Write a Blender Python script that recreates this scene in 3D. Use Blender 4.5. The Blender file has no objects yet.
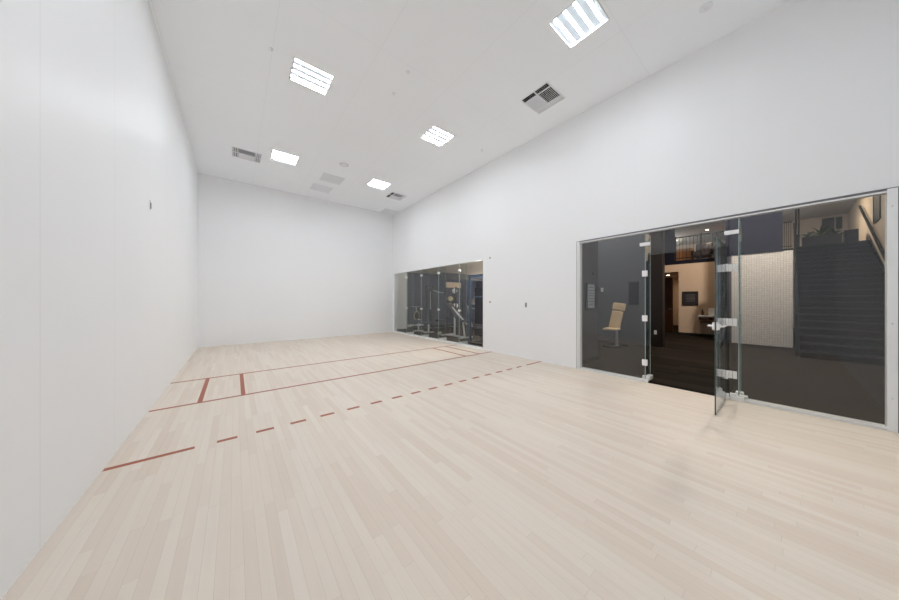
import bpy, math, random
from mathutils import Vector, Matrix
random.seed(7)
scene = bpy.context.scene
C = scene.collection
PI = math.pi

# ------------------------------------------------------------------ materials
def srgb(r, g, b):
    f = lambda c: (c/255)/12.92 if c/255 <= .04045 else (((c/255)+.055)/1.055)**2.4
    return (f(r), f(g), f(b), 1)

def new_mat(name):
    m = bpy.data.materials.new(name); m.use_nodes = True
    nt = m.node_tree; nt.nodes.clear()
    out = nt.nodes.new('ShaderNodeOutputMaterial')
    return m, nt, out

def N(nt, typ, **kw):
    n = nt.nodes.new(typ)
    for k, v in kw.items():
        if k in ('operation', 'data_type', 'blend_type', 'noise_dimensions', 'feature', 'distance', 'voronoi_dimensions'):
            setattr(n, k, v)
        else:
            n.inputs[k].default_value = v
    return n

def math_node(nt, op, a, b=None, c=None):
    n = nt.nodes.new('ShaderNodeMath'); n.operation = op
    for i, v in enumerate((a, b, c)):
        if v is None: continue
        if isinstance(v, (int, float)): n.inputs[i].default_value = v
        else: nt.links.new(v, n.inputs[i])
    return n.outputs[0]

def principled(nt, out, rough=.5, metal=0, spec=.5):
    b = nt.nodes.new('ShaderNodeBsdfPrincipled')
    b.inputs['Roughness'].default_value = rough
    b.inputs['Metallic'].default_value = metal
    b.inputs['Specular IOR Level'].default_value = spec
    nt.links.new(b.outputs[0], out.inputs[0])
    return b

def plain(name, col, rough=.5, metal=0, spec=.5, vary=.06, scale=6, emit=None, estr=0):
    """paint / plastic / metal with a slight procedural mottling"""
    m, nt, out = new_mat(name)
    b = principled(nt, out, rough, metal, spec)
    tc = nt.nodes.new('ShaderNodeTexCoord')
    no = N(nt, 'ShaderNodeTexNoise', Scale=scale, Detail=3)
    nt.links.new(tc.outputs['Object'], no.inputs['Vector'])
    mx = N(nt, 'ShaderNodeMix', data_type='RGBA')
    mx.inputs[6].default_value = tuple(c*(1-vary) for c in col[:3])+(1,)
    mx.inputs[7].default_value = tuple(min(1, c*(1+vary)) for c in col[:3])+(1,)
    nt.links.new(no.outputs[0], mx.inputs[0])
    nt.links.new(mx.outputs[2], b.inputs['Base Color'])
    if emit:
        b.inputs['Emission Color'].default_value = emit
        b.inputs['Emission Strength'].default_value = estr
    return m

def panel_wall(name, col, ax1, off1, pitch1, ax2=None, off2=0, pitch2=1, rough=.45, depth=.10):
    """white court panels with hair-thin joints at a fixed pitch (object space = court space)"""
    m, nt, out = new_mat(name)
    b = principled(nt, out, rough, 0, .35)
    tc = nt.nodes.new('ShaderNodeTexCoord')
    sep = nt.nodes.new('ShaderNodeSeparateXYZ')
    nt.links.new(tc.outputs['Object'], sep.inputs[0])
    def seam(ax, off, pitch, w):
        s = math_node(nt, 'SUBTRACT', sep.outputs[ax], off - pitch/2)
        s = math_node(nt, 'DIVIDE', s, pitch)
        s = math_node(nt, 'FRACT', s)
        s = math_node(nt, 'SUBTRACT', s, .5)
        s = math_node(nt, 'ABSOLUTE', s)
        return math_node(nt, 'LESS_THAN', s, w/pitch)
    f = seam(ax1, off1, pitch1, .0025)
    if ax2 is not None:
        f = math_node(nt, 'MAXIMUM', f, seam(ax2, off2, pitch2, .0025))
    no = N(nt, 'ShaderNodeTexNoise', Scale=.9, Detail=4)
    nt.links.new(tc.outputs['Object'], no.inputs['Vector'])
    mx = N(nt, 'ShaderNodeMix', data_type='RGBA')
    mx.inputs[6].default_value = tuple(c*.985 for c in col[:3])+(1,)
    mx.inputs[7].default_value = tuple(min(1, c*1.015) for c in col[:3])+(1,)
    nt.links.new(no.outputs[0], mx.inputs[0])
    mx2 = N(nt, 'ShaderNodeMix', data_type='RGBA')
    mx2.inputs[7].default_value = tuple(c*(1-depth) for c in col[:3])+(1,)
    nt.links.new(mx.outputs[2], mx2.inputs[6]); 
    nt.links.new(f, mx2.inputs[0])
    nt.links.new(mx2.outputs[2], b.inputs['Base Color'])
    bp = N(nt, 'ShaderNodeBump', Strength=.03, Distance=.01)
    no2 = N(nt, 'ShaderNodeTexNoise', Scale=45, Detail=2)
    nt.links.new(tc.outputs['Object'], no2.inputs['Vector'])
    nt.links.new(no2.outputs[0], bp.inputs['Height'])
    nt.links.new(bp.outputs[0], b.inputs['Normal'])
    return m

def wood_floor(name, cols, width, length, rough, along='Y', spec=.4, grain=.12):
    """strip flooring: staggered planks, each its own tone, with long grain"""
    m, nt, out = new_mat(name)
    b = principled(nt, out, rough, 0, spec)
    tc = nt.nodes.new('ShaderNodeTexCoord')
    sep = nt.nodes.new('ShaderNodeSeparateXYZ')
    nt.links.new(tc.outputs['Object'], sep.inputs[0])
    a, l = (sep.outputs[0], sep.outputs[1]) if along == 'Y' else (sep.outputs[1], sep.outputs[0])
    aw = math_node(nt, 'DIVIDE', a, width)
    row = math_node(nt, 'FLOOR', aw)
    wn = N(nt, 'ShaderNodeTexWhiteNoise', noise_dimensions='1D')
    nt.links.new(row, wn.inputs['W'])
    lo = math_node(nt, 'DIVIDE', l, length)
    lo = math_node(nt, 'MULTIPLY_ADD', wn.outputs[0], 7.31, lo)
    pl = math_node(nt, 'FLOOR', lo)
    cmb = nt.nodes.new('ShaderNodeCombineXYZ')
    nt.links.new(row, cmb.inputs[0]); nt.links.new(pl, cmb.inputs[1])
    w2 = N(nt, 'ShaderNodeTexWhiteNoise', noise_dimensions='3D')
    nt.links.new(cmb.outputs[0], w2.inputs['Vector'])
    cr = nt.nodes.new('ShaderNodeValToRGB')
    els = cr.color_ramp.elements
    for i, (p, c) in enumerate(cols):
        e = els[i] if i < 2 else els.new(p)
        e.position = p; e.color = c
    nt.links.new(w2.outputs[0], cr.inputs[0])
    mp = nt.nodes.new('ShaderNodeMapping')
    mp.inputs['Scale'].default_value = (26, 1.6, 1) if along == 'Y' else (1.6, 26, 1)
    nt.links.new(tc.outputs['Object'], mp.inputs[0])
    no = N(nt, 'ShaderNodeTexNoise', noise_dimensions='4D', Scale=1, Detail=5, Roughness=.6)
    nt.links.new(mp.outputs[0], no.inputs['Vector'])
    nt.links.new(math_node(nt, 'MULTIPLY', w2.outputs[0], 40), no.inputs['W'])
    g = math_node(nt, 'MULTIPLY_ADD', no.outputs[0], grain*2, 1-grain)
    # hairline gaps between strips and at plank ends
    fa = math_node(nt, 'FRACT', aw)
    ga = math_node(nt, 'LESS_THAN', fa, .0012/width)
    fl = math_node(nt, 'FRACT', lo)
    gl = math_node(nt, 'LESS_THAN', fl, .0015/length)
    gap = math_node(nt, 'MAXIMUM', ga, gl)
    g = math_node(nt, 'MULTIPLY', g, math_node(nt, 'MULTIPLY_ADD', gap, -.25, 1))
    vm = nt.nodes.new('ShaderNodeVectorMath'); vm.operation = 'SCALE'
    nt.links.new(cr.outputs[0], vm.inputs[0]); nt.links.new(g, vm.inputs['Scale'])
    nt.links.new(vm.outputs[0], b.inputs['Base Color'])
    return m

def brick_mat(name, c1, c2, mortar, w, h, ms, rough=.4, axes='YZ', offset=.5):
    m, nt, out = new_mat(name)
    b = principled(nt, out, rough)
    tc = nt.nodes.new('ShaderNodeTexCoord')
    sep = nt.nodes.new('ShaderNodeSeparateXYZ')
    nt.links.new(tc.outputs['Object'], sep.inputs[0])
    cmb = nt.nodes.new('ShaderNodeCombineXYZ')
    ix = 'XYZ'.index(axes[0]); iy = 'XYZ'.index(axes[1])
    nt.links.new(sep.outputs[ix], cmb.inputs[0]); nt.links.new(sep.outputs[iy], cmb.inputs[1])
    br = nt.nodes.new('ShaderNodeTexBrick')
    br.offset = offset
    br.inputs['Color1'].default_value = c1; br.inputs['Color2'].default_value = c2
    br.inputs['Mortar'].default_value = mortar
    br.inputs['Scale'].default_value = 1
    br.inputs['Mortar Size'].default_value = ms
    br.inputs['Brick Width'].default_value = w
    br.inputs['Row Height'].default_value = h
    nt.links.new(cmb.outputs[0], br.inputs['Vector'])
    nt.links.new(br.outputs[0], b.inputs['Base Color'])
    return m

def wood_mat(name, col, rough=.4, vary=.35, axis=2):
    m, nt, out = new_mat(name)
    b = principled(nt, out, rough)
    tc = nt.nodes.new('ShaderNodeTexCoord')
    mp = nt.nodes.new('ShaderNodeMapping')
    s = [14, 14, 14]; s[axis] = 1.2
    mp.inputs['Scale'].default_value = s
    nt.links.new(tc.outputs['Object'], mp.inputs[0])
    no = N(nt, 'ShaderNodeTexNoise', Scale=1, Detail=5)
    nt.links.new(mp.outputs[0], no.inputs['Vector'])
    mx = N(nt, 'ShaderNodeMix', data_type='RGBA')
    mx.inputs[6].default_value = tuple(c*(1-vary) for c in col[:3])+(1,)
    mx.inputs[7].default_value = tuple(c*(1+vary) for c in col[:3])+(1,)
    nt.links.new(no.outputs[0], mx.inputs[0])
    nt.links.new(mx.outputs[2], b.inputs['Base Color'])
    return m

def glass_mat(name, tint, ior=1.5, rough=0.0):
    """clear sheet: Fresnel share mirrored, the rest let straight through with a faint tint"""
    m, nt, out = new_mat(name)
    geo = nt.nodes.new('ShaderNodeNewGeometry')
    # the Fresnel node inverts its index on back faces; feed it the inverse there so both faces reflect like air-to-glass
    k = math_node(nt, 'MULTIPLY_ADD', geo.outputs['Backfacing'], 1/ior - ior, ior)
    fr = nt.nodes.new('ShaderNodeFresnel'); nt.links.new(k, fr.inputs['IOR'])
    tr = nt.nodes.new('ShaderNodeBsdfTransparent'); tr.inputs[0].default_value = tint
    gl = nt.nodes.new('ShaderNodeBsdfGlossy'); gl.inputs['Roughness'].default_value = rough
    gl.inputs[0].default_value = (.94, .95, .985, 1)
    mx = nt.nodes.new('ShaderNodeMixShader')
    nt.links.new(fr.outputs[0], mx.inputs[0])
    nt.links.new(tr.outputs[0], mx.inputs[1]); nt.links.new(gl.outputs[0], mx.inputs[2])
    nt.links.new(mx.outputs[0], out.inputs[0])
    return m

def emission(name, col, strength):
    m, nt, out = new_mat(name)
    e = nt.nodes.new('ShaderNodeEmission')
    e.inputs[0].default_value = col; e.inputs[1].default_value = strength
    nt.links.new(e.outputs[0], out.inputs[0])
    return m

WHITE = (.862, .871, .884, 1)
M = {}
M['wall_l'] = panel_wall('court_panel_left', WHITE, 1, -.009, 1.238, depth=.15)
M['wall_r'] = panel_wall('court_panel_right', WHITE, 1, .2, 1.22, depth=.03)
M['wall_f'] = panel_wall('court_panel_front', WHITE, 0, 0, 1.219, depth=.03)
M['ceil'] = panel_wall('court_ceiling_panel', (.905, .93, .955, 1), 0, 1.248, 1.2195, 1, 1.19, 2.44, rough=.6, depth=.10)
M['maple'] = wood_floor('maple_strip', [(0, (.725, .625, .53, 1)), (.45, (.755, .665, .575, 1)), (.8, (.77, .69, .60, 1)), (1, (.78, .70, .615, 1))], .0572, .95, .5, 'Y', .22, .06)
M['lobby_floor'] = wood_floor('dark_plank', [(0, (.009, .007, .0055, 1)), (.6, (.015, .0115, .009, 1)), (1, (.022, .017, .013, 1))], .16, 1.3, .7, 'Y', .02, .25)
M['rubber'] = plain('gym_rubber', (.032, .024, .016, 1), .8, 0, .2, .2, 60)
M['red'] = plain('court_line_red', (.37, .098, .044, 1), .45, 0, .4, .08, 20)
M['frame'] = plain('white_aluminium', (.90, .91, .92, 1), .4, 0, .4, .02)
M['sill'] = plain('white_sill', (.78, .785, .79, 1), .45, 0, .4, .02)
M['alu'] = plain('satin_metal', (.90, .90, .90, 1), .4, 0, .5, .03)
M['gasket'] = plain('grey_gasket', (.16, .16, .165, 1), .6)
M['glass'] = glass_mat('clear_glass', (.95, .968, .96, 1))
M['glass_soft'] = glass_mat('low_reflection_glass', (.95, .965, .96, 1), 1.32)
M['edge'] = plain('glass_edge_green', (.36, .46, .46, 1), .15, 0, .6, .1, 3)
M['edge_dark'] = plain('glass_edge_dark', (.05, .085, .08, 1), .15, 0, .6, .1, 3)
M['tube'] = emission('lamp_tube', (.925, .985, 1.05, 1), 115)
M['lens'] = plain('lamp_lens', (.62, .68, .74, 1), .4, 0, .4, .02, emit=(.78, .90, 1, 1), estr=.22)
M['troffer'] = plain('troffer_white', (.8, .8, .8, 1), .45, 0, .4, .02)
M['vent'] = plain('vent_white', (.83, .845, .865, 1), .5, 0, .4, .02)
M['duct'] = plain('duct_dark', (.025, .025, .027, 1), .8)
M['return'] = plain('return_panel', (.80, .82, .85, 1), .6, 0, .3, .05, 60)
M['grey'] = plain('grey_metal', (.30, .30, .31, 1), .4, .3)
M['lgrey'] = plain('light_grey_plastic', (.62, .62, .62, 1), .5)
M['slate'] = plain('slate_paint', (.095, .103, .124, 1), .8, 0, .05)
M['stub'] = plain('dark_olive_paint', (.070, .070, .080, 1), .8, 0, .05)
M['dwood'] = wood_mat('dark_wood', (.012, .006, .004, 1), .4)
M['rwood'] = wood_mat('red_brown_wood', (.10, .042, .018, 1), .4)
M['owood'] = wood_mat('orange_wood', (.42, .19, .07, 1), .45)
M['beige'] = plain('beige_paint', (.56, .42, .31, 1), .7, 0, .3, .04)
M['beige2'] = plain('upper_beige_paint', (.50, .42, .34, 1), .7, 0, .3, .04)
M['ceil2'] = plain('upper_ceiling_paint', (.62, .60, .58, 1), .8)
M['black'] = plain('black_paint', (.012, .012, .013, 1), .45)
M['fascia'] = plain('dark_fascia', (.013, .013, .022, 1), .7, 0, .03)
M['tile'] = brick_mat('pale_mosaic_tile', (.60, .57, .54, 1), (.52, .49, .47, 1), (.34, .32, .31, 1), .055, .055, .0045, .35, 'YZ', 0)
M['stair'] = plain('charcoal_carpet', (.006, .006, .009, 1), .9, 0, .05, .2, 80)
M['nosing'] = plain('grey_nosing', (.016, .016, .020, 1), .6, 0, .2)
M['steel_dark'] = plain('dark_steel', (.018, .019, .023, 1), .45, 0, .25)
M['rail_black'] = plain('rail_black', (.010, .011, .014, 1), .8, 0, .03)
M['steel'] = plain('brushed_steel', (.45, .45, .46, 1), .3, .9)
M['art'] = plain('dark_canvas', (.03, .027, .028, 1), .5, 0, .3, .6, 5)
M['paper'] = plain('pale_blue_paper', (.30, .34, .40, 1), .6)
M['ink'] = plain('print_ink', (.08, .10, .14, 1), .6)
M['tan'] = plain('tan_leather', (.62, .48, .31, 1), .5, 0, .4, .1, 12)
M['leaf'] = plain('plant_leaf', (.025, .055, .025, 1), .45, 0, .4, .3, 12)
M['navy'] = plain('navy_paint', (.035, .038, .065, 1), .7)
M['navyf'] = plain('navy_frame', (.045, .08, .15, 1), .35, .2)
M['gblack'] = plain('gym_black', (.014, .014, .016, 1), .5)
M['gwhite'] = plain('gym_white', (.86, .87, .87, 1), .5)
M['pale'] = plain('pale_yellow', (.62, .56, .36, 1), .5)
M['yellow'] = plain('ochre_rubber', (.52, .34, .09, 1), .5)
M['gceil'] = plain('gym_ceiling_paint', (.76, .66, .56, 1), .8)
M['vinyl'] = plain('plum_vinyl', (.055, .045, .060, 1), .45)
M['warm_lamp'] = emission('warm_lamp', (1, .80, .58, 1), 30)
M['cool_lamp'] = emission('neutral_lamp', (1, .93, .84, 1), 25)

# ------------------------------------------------------------------ mesh builder
class MB:
    def __init__(self): self.v = []; self.f = []; self.mi = []
    def quad(self, pts, mi=0):
        b = len(self.v); self.v += [tuple(p) for p in pts]
        self.f.append(tuple(range(b, b+len(pts)))); self.mi.append(mi)
    def box(self, x0, y0, z0, x1, y1, z1, mi=0, side=None, thin=None):
        b = len(self.v)
        self.v += [(x, y, z) for z in (z0, z1) for y in (y0, y1) for x in (x0, x1)]
        fs = [(0, 2, 3, 1), (4, 5, 7, 6), (0, 1, 5, 4), (2, 6, 7, 3), (0, 4, 6, 2), (1, 3, 7, 5)]
        ax = [2, 2, 1, 1, 0, 0]
        for k, f in enumerate(fs):
            self.f.append(tuple(b+i for i in f))
            self.mi.append(side if (side is not None and ax[k] != thin) else mi)
        return self
    def obox(self, c, s, rot, mi=0):
        """box of size s about c turned by a Matrix"""
        b = len(self.v); c = Vector(c)
        for z in (-1, 1):
            for y in (-1, 1):
                for x in (-1, 1):
                    self.v.append(tuple(c + rot @ Vector((x*s[0]/2, y*s[1]/2, z*s[2]/2))))
        for f in [(0, 2, 3, 1), (4, 5, 7, 6), (0, 1, 5, 4), (2, 6, 7, 3), (0, 4, 6, 2), (1, 3, 7, 5)]:
            self.f.append(tuple(b+i for i in f)); self.mi.append(mi)
        return self
    def bar(self, p0, p1, w, h=None, mi=0):
        p0, p1 = Vector(p0), Vector(p1); d = p1-p0; h = h or w
        q = d.to_track_quat('Z', 'Y').to_matrix()
        return self.obox((p0+p1)/2, (w, h, d.length), q, mi)
    def tube(self, p0, p1, r, r2=None, n=14, mi=0):
        p0, p1 = Vector(p0), Vector(p1); d = p1-p0; r2 = r if r2 is None else r2
        q = d.to_track_quat('Z', 'Y').to_matrix(); b = len(self.v)
        for p, rr in ((p0, r), (p1, r2)):
            for i in range(n):
                a = 2*PI*i/n; self.v.append(tuple(p + q @ Vector((rr*math.cos(a), rr*math.sin(a), 0))))
        for i in range(n):
            j = (i+1) % n; self.f.append((b+i, b+j, b+n+j, b+n+i)); self.mi.append(mi)
        self.f.append(tuple(b+n-1-i for i in range(n))); self.mi.append(mi)
        self.f.append(tuple(b+n+i for i in range(n))); self.mi.append(mi)
        return self
    def torus(self, c, R, r, axis='Y', n=28, m=10, mi=0):
        b = len(self.v); c = Vector(c)
        for i in range(n):
            a = 2*PI*i/n
            for j in range(m):
                t = 2*PI*j/m; q = R+r*math.cos(t); h = r*math.sin(t)
                u, w = q*math.cos(a), q*math.sin(a)
                o = {'Y': (u, h, w), 'X': (h, u, w), 'Z': (u, w, h)}[axis]
                self.v.append(tuple(c+Vector(o)))
        for i in range(n):
            for j in range(m):
                i2, j2 = (i+1) % n, (j+1) % m
                self.f.append((b+i*m+j, b+i2*m+j, b+i2*m+j2, b+i*m+j2)); self.mi.append(mi)
        return self
    def lathe(self, prof, c=(0, 0, 0), n=24, mi=0):
        """profile of (radius, z) turned about Z"""
        b = len(self.v); k = len(prof)
        for r, z in prof:
            for i in range(n):
                a = 2*PI*i/n; self.v.append((c[0]+r*math.cos(a), c[1]+r*math.sin(a), c[2]+z))
        for s in range(k-1):
            for i in range(n):
                j = (i+1) % n
                self.f.append((b+s*n+i, b+s*n+j, b+(s+1)*n+j, b+(s+1)*n+i)); self.mi.append(mi)
        self.f.append(tuple(b+n-1-i for i in range(n))); self.mi.append(mi)
        self.f.append(tuple(b+(k-1)*n+i for i in range(n))); self.mi.append(mi)
        return self
    def sphere(self, c, r, n=20, m=12, mi=0):
        prof = [(max(r*math.sin(PI*i/m), 1e-4), -r*math.cos(PI*i/m)) for i in range(m+1)]
        return self.lathe(prof, c, n, mi)
    def build(self, name, mats, parent=None, bevel=0, smooth=False, loc=None):
        me = bpy.data.meshes.new(name)
        me.from_pydata(self.v, [], self.f)
        mats = mats if isinstance(mats, (list, tuple)) else [mats]
        for m in mats: me.materials.append(m)
        for p, i in zip(me.polygons, self.mi): p.material_index = i; p.use_smooth = smooth
        me.update()
        import bmesh
        bm = bmesh.new(); bm.from_mesh(me); bmesh.ops.recalc_face_normals(bm, faces=bm.faces); bm.to_mesh(me); bm.free()
        if smooth: me.set_sharp_from_angle(angle=math.radians(40))
        o = bpy.data.objects.new(name, me); C.objects.link(o)
        if parent: o.parent = parent
        if loc: o.location = loc
        if bevel:
            bv = o.modifiers.new('bevel', 'BEVEL'); bv.width = bevel; bv.segments = 2; bv.limit_method = 'ANGLE'
        return o

def tag(o, label=None, cat=None, group=None, kind=None):
    if label: o['label'] = label
    if cat: o['category'] = cat
    if group: o['group'] = group
    if kind: o['kind'] = kind
    return o
def thing(name, loc, label, cat, group=None, rz=0):
    o = bpy.data.objects.new(name, None); C.objects.link(o)
    o.location = loc; o.rotation_euler = (0, 0, rz); o.empty_display_size = .1
    return tag(o, label, cat, group)
def copy_thing(o, loc, label, group=None, rz=None):
    c = o.copy(); C.objects.link(c); c.location = loc
    if rz is not None: c.rotation_euler = (0, 0, rz)
    tag(c, label, None, group)
    for ch in list(o.children):
        d = ch.copy(); C.objects.link(d); d.parent = c
        for g in list(ch.children):
            e = g.copy(); C.objects.link(e); e.parent = d
    return c
def struct(name, mb, mats, label=None, cat=None, **kw):
    return tag(mb.build(name, mats, **kw), label, cat, None, 'structure')
def area(name, loc, size, power, col, parent=None, rot=(0, 0, 0)):
    l = bpy.data.lights.new(name, 'AREA'); l.shape = 'DISK'; l.size = size; l.energy = power; l.color = col
    o = bpy.data.objects.new(name, l); C.objects.link(o); o.location = loc; o.rotation_euler = rot
    if parent: o.parent = parent
    return o

# ------------------------------------------------------------------ the court shell
W = 6.096; YF = 6.096; YB = -5.975; ZC = 5.138; T = .12
fl = struct('floor', MB().box(0, YB, -.1, W, YF, 0), M['maple'], 'pale maple strip floor of the court', 'floor')
struct('wall_left', MB().box(-T, YB-T, -.1, 0, YF+T, ZC+.3), M['wall_l'], 'long blank white court wall without openings', 'wall')
struct('wall_front', MB().box(0, YF, -.1, W, YF+T, ZC+.3), M['wall_f'], 'white end wall of the court beyond the red lines', 'wall')
struct('wall_back', MB().box(0, YB-T, -.1, W, YB, ZC+.3), M['wall_f'], 'white court wall behind the viewer', 'wall')
D0, D1, DZ = -5.94, -2.407, 2.572          # glass entrance opening
G0, G1, GZ, GS = .358, 5.958, 2.535, .045  # gym window opening
wr = MB()
wr.box(W, YB-T, -.1, W+T, D0, ZC+.3)
wr.box(W, D0, DZ, W+T, D1, ZC+.3)
wr.box(W, D0, -.1, W+T, D1, -.031)
wr.box(W, D1, -.1, W+T, G0, ZC+.3)
wr.box(W, G0, GZ, W+T, G1, ZC+.3)
wr.box(W, G0, -.1, W+T, G1, GS)
wr.box(W, G1, -.1, W+T, YF+T, ZC+.3)
struct('wall_right', wr, M['wall_r'], 'white court wall holding the glass entrance and the gym window', 'wall')

# ceiling with real holes for lamps and diffusers
lamps = [(1.80, .03), (4.345, .03), (1.815, 3.425), (4.355, 3.425), (4.335, -3.36), (1.80, -3.36)]
LH = .285
vents = [(5.18, -2.215), (1.055, 3.90), (5.245, 4.005)]
VH = .30
holes = [(x-LH, y-LH, x+LH, y+LH) for x, y in lamps] + [(x-VH, y-VH, x+VH, y+VH) for x, y in vents]
xs = sorted({0, W, *[h[0] for h in holes], *[h[2] for h in holes]})
ys = sorted({YB, YF, *[h[1] for h in holes], *[h[3] for h in holes]})
cm = MB()
for i in range(len(xs)-1):
    for j in range(len(ys)-1):
        cx, cy = (xs[i]+xs[i+1])/2, (ys[j]+ys[j+1])/2
        if any(h[0] < cx < h[2] and h[1] < cy < h[3] for h in holes): continue
        cm.quad([(xs[i], ys[j], ZC), (xs[i], ys[j+1], ZC), (xs[i+1], ys[j+1], ZC), (xs[i+1], ys[j], ZC)])
cm.box(0, YB, ZC+.3, W, YF, ZC+.38)
struct('ceiling', cm, M['ceil'], 'white panelled ceiling of the court', 'ceiling')

# painted court lines: parts of the floor
LW = .0508; LT = .0015
def line(name, x0, y0, x1, y1, label=None):
    o = MB().box(x0, y0, 0, x1, y1, LT).build(name, M['red'], fl)
    if label: o['label'] = label
    return o
line('short_line', .005, -LW/2, W-.005, LW/2, 'solid red line across the court, just beyond the dashed one')
line('service_line', .005, 1.524-LW/2, W-.005, 1.524+LW/2, 'solid red line across the court, closest to its end wall')
for d, side in ((.457, 'by the blank wall'), (W-.457, 'by the gym window')):
    line('service_box_line', d-LW/2, LW/2, d+LW/2, 1.524-LW/2, 'short red line joining the two solid ones, outer one '+side)
for d, side in ((.914, 'by the blank wall'), (W-.914, 'by the gym window')):
    line('drive_serve_line', d-LW/2, LW/2, d+LW/2, 1.524-LW/2, 'short red line joining the two solid ones, inner one '+side)
line('receiving_line_end', .005, -1.549-LW/2, .533, -1.549+LW/2, 'long end piece of the dashed red line at the blank wall')
line('receiving_line_end', W-.533, -1.549-LW/2, W-.005, -1.549+LW/2, 'long end piece of the dashed red line at the glazed wall')
for k in range(16):
    x = .533+.155+k*.3035
    line('receiving_line_dash', x, -1.549-LW/2, x+.152, -1.549+LW/2)

# ------------------------------------------------------------------ ceiling fixtures
def make_lamp(label):
    t = thing('ceiling_light', (lamps[0][0], lamps[0][1], ZC), label, 'ceiling light', 'square troffer lights in the court ceiling')
    h = .282; hb = MB()
    for a in (-1, 1):
        hb.box(min(a*h, a*(h-.012)), -h, -.004, max(a*h, a*(h-.012)), h, .10)
        hb.box(-h+.012, min(a*h, a*(h-.012)), -.004, h-.012, max(a*h, a*(h-.012)), .10)
    hb.box(-h, -h, .10, h, h, .115)
    hb.build('housing', M['troffer'], t)
    MB().box(-.27, -.27, .022, .27, .27, .03).build('diffuser', M['lens'], t)
    for k in range(4):
        y = -.2025+.135*k
        MB().box(-.268, y-.018, .0195, .268, y+.018, .0218).build('lamp_tube', M['tube'], t)
    return t
lamp_labels = ['large glowing square ceiling lamp above the blank wall side, nearer of the two there',
  'mid-sized glowing ceiling lamp between the large diffuser and the small far lamps',
  'small glowing ceiling lamp beside the dark diffuser near the blank wall',
  'small glowing ceiling lamp beside the diffuser nearest the far corner over the gym window',
  'largest glowing square ceiling lamp with four bright bars, cut by the picture top',
  'square ceiling lamp above the viewer on the blank wall side']
lamp0 = make_lamp(lamp_labels[0])
for (x, y), lb in list(zip(lamps, lamp_labels))[1:]:
    copy_thing(lamp0, (x, y, ZC), lb)

def make_vent(label):
    t = thing('air_diffuser', (vents[0][0], vents[0][1], ZC), label, 'air vent', 'louvred supply diffusers in the court ceiling')
    h = VH-.003
    f = MB()
    for a in (-1, 1):
        f.box(min(a*h, a*(h-.022)), -h, -.006, max(a*h, a*(h-.022)), h, .012)
        f.box(-h+.022, min(a*h, a*(h-.022)), -.006, h-.022, max(a*h, a*(h-.022)), .012)
    for x in (-.165, .165): f.box(x-.005, -h+.022, -.004, x+.005, h-.022, .012)
    f.box(-h+.022, -.007, -.005, h-.022, .007, .012)
    f.build('frame', M['vent'], t)
    d = MB()
    for a in (-1, 1):
        d.box(min(a*h, a*(h-.006)), -h, .012, max(a*h, a*(h-.006)), h, .22)
        d.box(-h+.006, min(a*h, a*(h-.006)), .012, h-.006, max(a*h, a*(h-.006)), .22)
    d.box(-h, -h, .22, h, h, .226)
    d.build('duct_box', M['duct'], t)
    def blades(x0, x1, y0, y1, axis, sgn):
        """fins along axis; sgn: way the air is thrown"""
        b = MB(); n = max(2, int(round(((y1-y0) if axis == 'X' else (x1-x0))/.030)))
        for i in range(n):
            s = (i+.5)/n; ang = sgn*math.radians(48)
            if axis == 'X':
                b.obox(((x0+x1)/2, y0+s*(y1-y0), .012), (x1-x0, .0022, .030), Matrix.Rotation(-ang, 3, 'X').inverted())
            else:
                b.obox((x0+s*(x1-x0), (y0+y1)/2, .012), (.0022, y1-y0, .030), Matrix.Rotation(ang, 3, 'Y').inverted())
        b.build('louvre_bank', M['vent'], t)
    g = h-.022
    blades(-.16, .16, -g, -.007, 'X', -1)
    blades(-.16, .16, .007, g, 'X', 1)
    for y0, y1 in ((-g, -.007), (.007, g)):
        blades(-g, -.17, y0, y1, 'Y', -1)
        blades(.17, g, y0, y1, 'Y', 1)
    return t
v0 = make_vent('large square louvred diffuser with dark slots, high above the gap between the two openings')
copy_thing(v0, (vents[1][0], vents[1][1], ZC), 'dark slotted square diffuser near the blank wall, beside the small lamp')
copy_thing(v0, (vents[2][0], vents[2][1], ZC), 'small dark slotted diffuser above the gym window, between far lamp and grey panel')

def ret_panel(x, y, label):
    t = thing('return_grille', (x, y, ZC), label, 'air vent', 'flat grey return panels in the court ceiling')
    f = MB(); h = .30
    for a in (-1, 1):
        f.box(min(a*h, a*(h-.02)), -h, -.008, max(a*h, a*(h-.02)), h, 0)
        f.box(-h+.02, min(a*h, a*(h-.02)), -.008, h-.02, max(a*h, a*(h-.02)), 0)
    f.build('frame', M['return'], t)
    g = MB()
    for k in range(22):
        y0 = -.275+k*.025
        g.obox((0, y0+.0125, -.004), (.555, .002, .010), Matrix.Rotation(math.radians(40), 3, 'X'))
    g.box(-.279, -.279, -.0018, .279, .279, -.0004)
    g.build('face_panel', M['return'], t)
ret_panel(3.10, 3.96, 'flat grey square ceiling panel just beyond the round speaker')
ret_panel(3.02, 4.96, 'flat grey square ceiling panel, the farther of the adjoining pair')
ret_panel(5.775, 5.775, 'flat grey square ceiling panel in the far corner')

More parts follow.
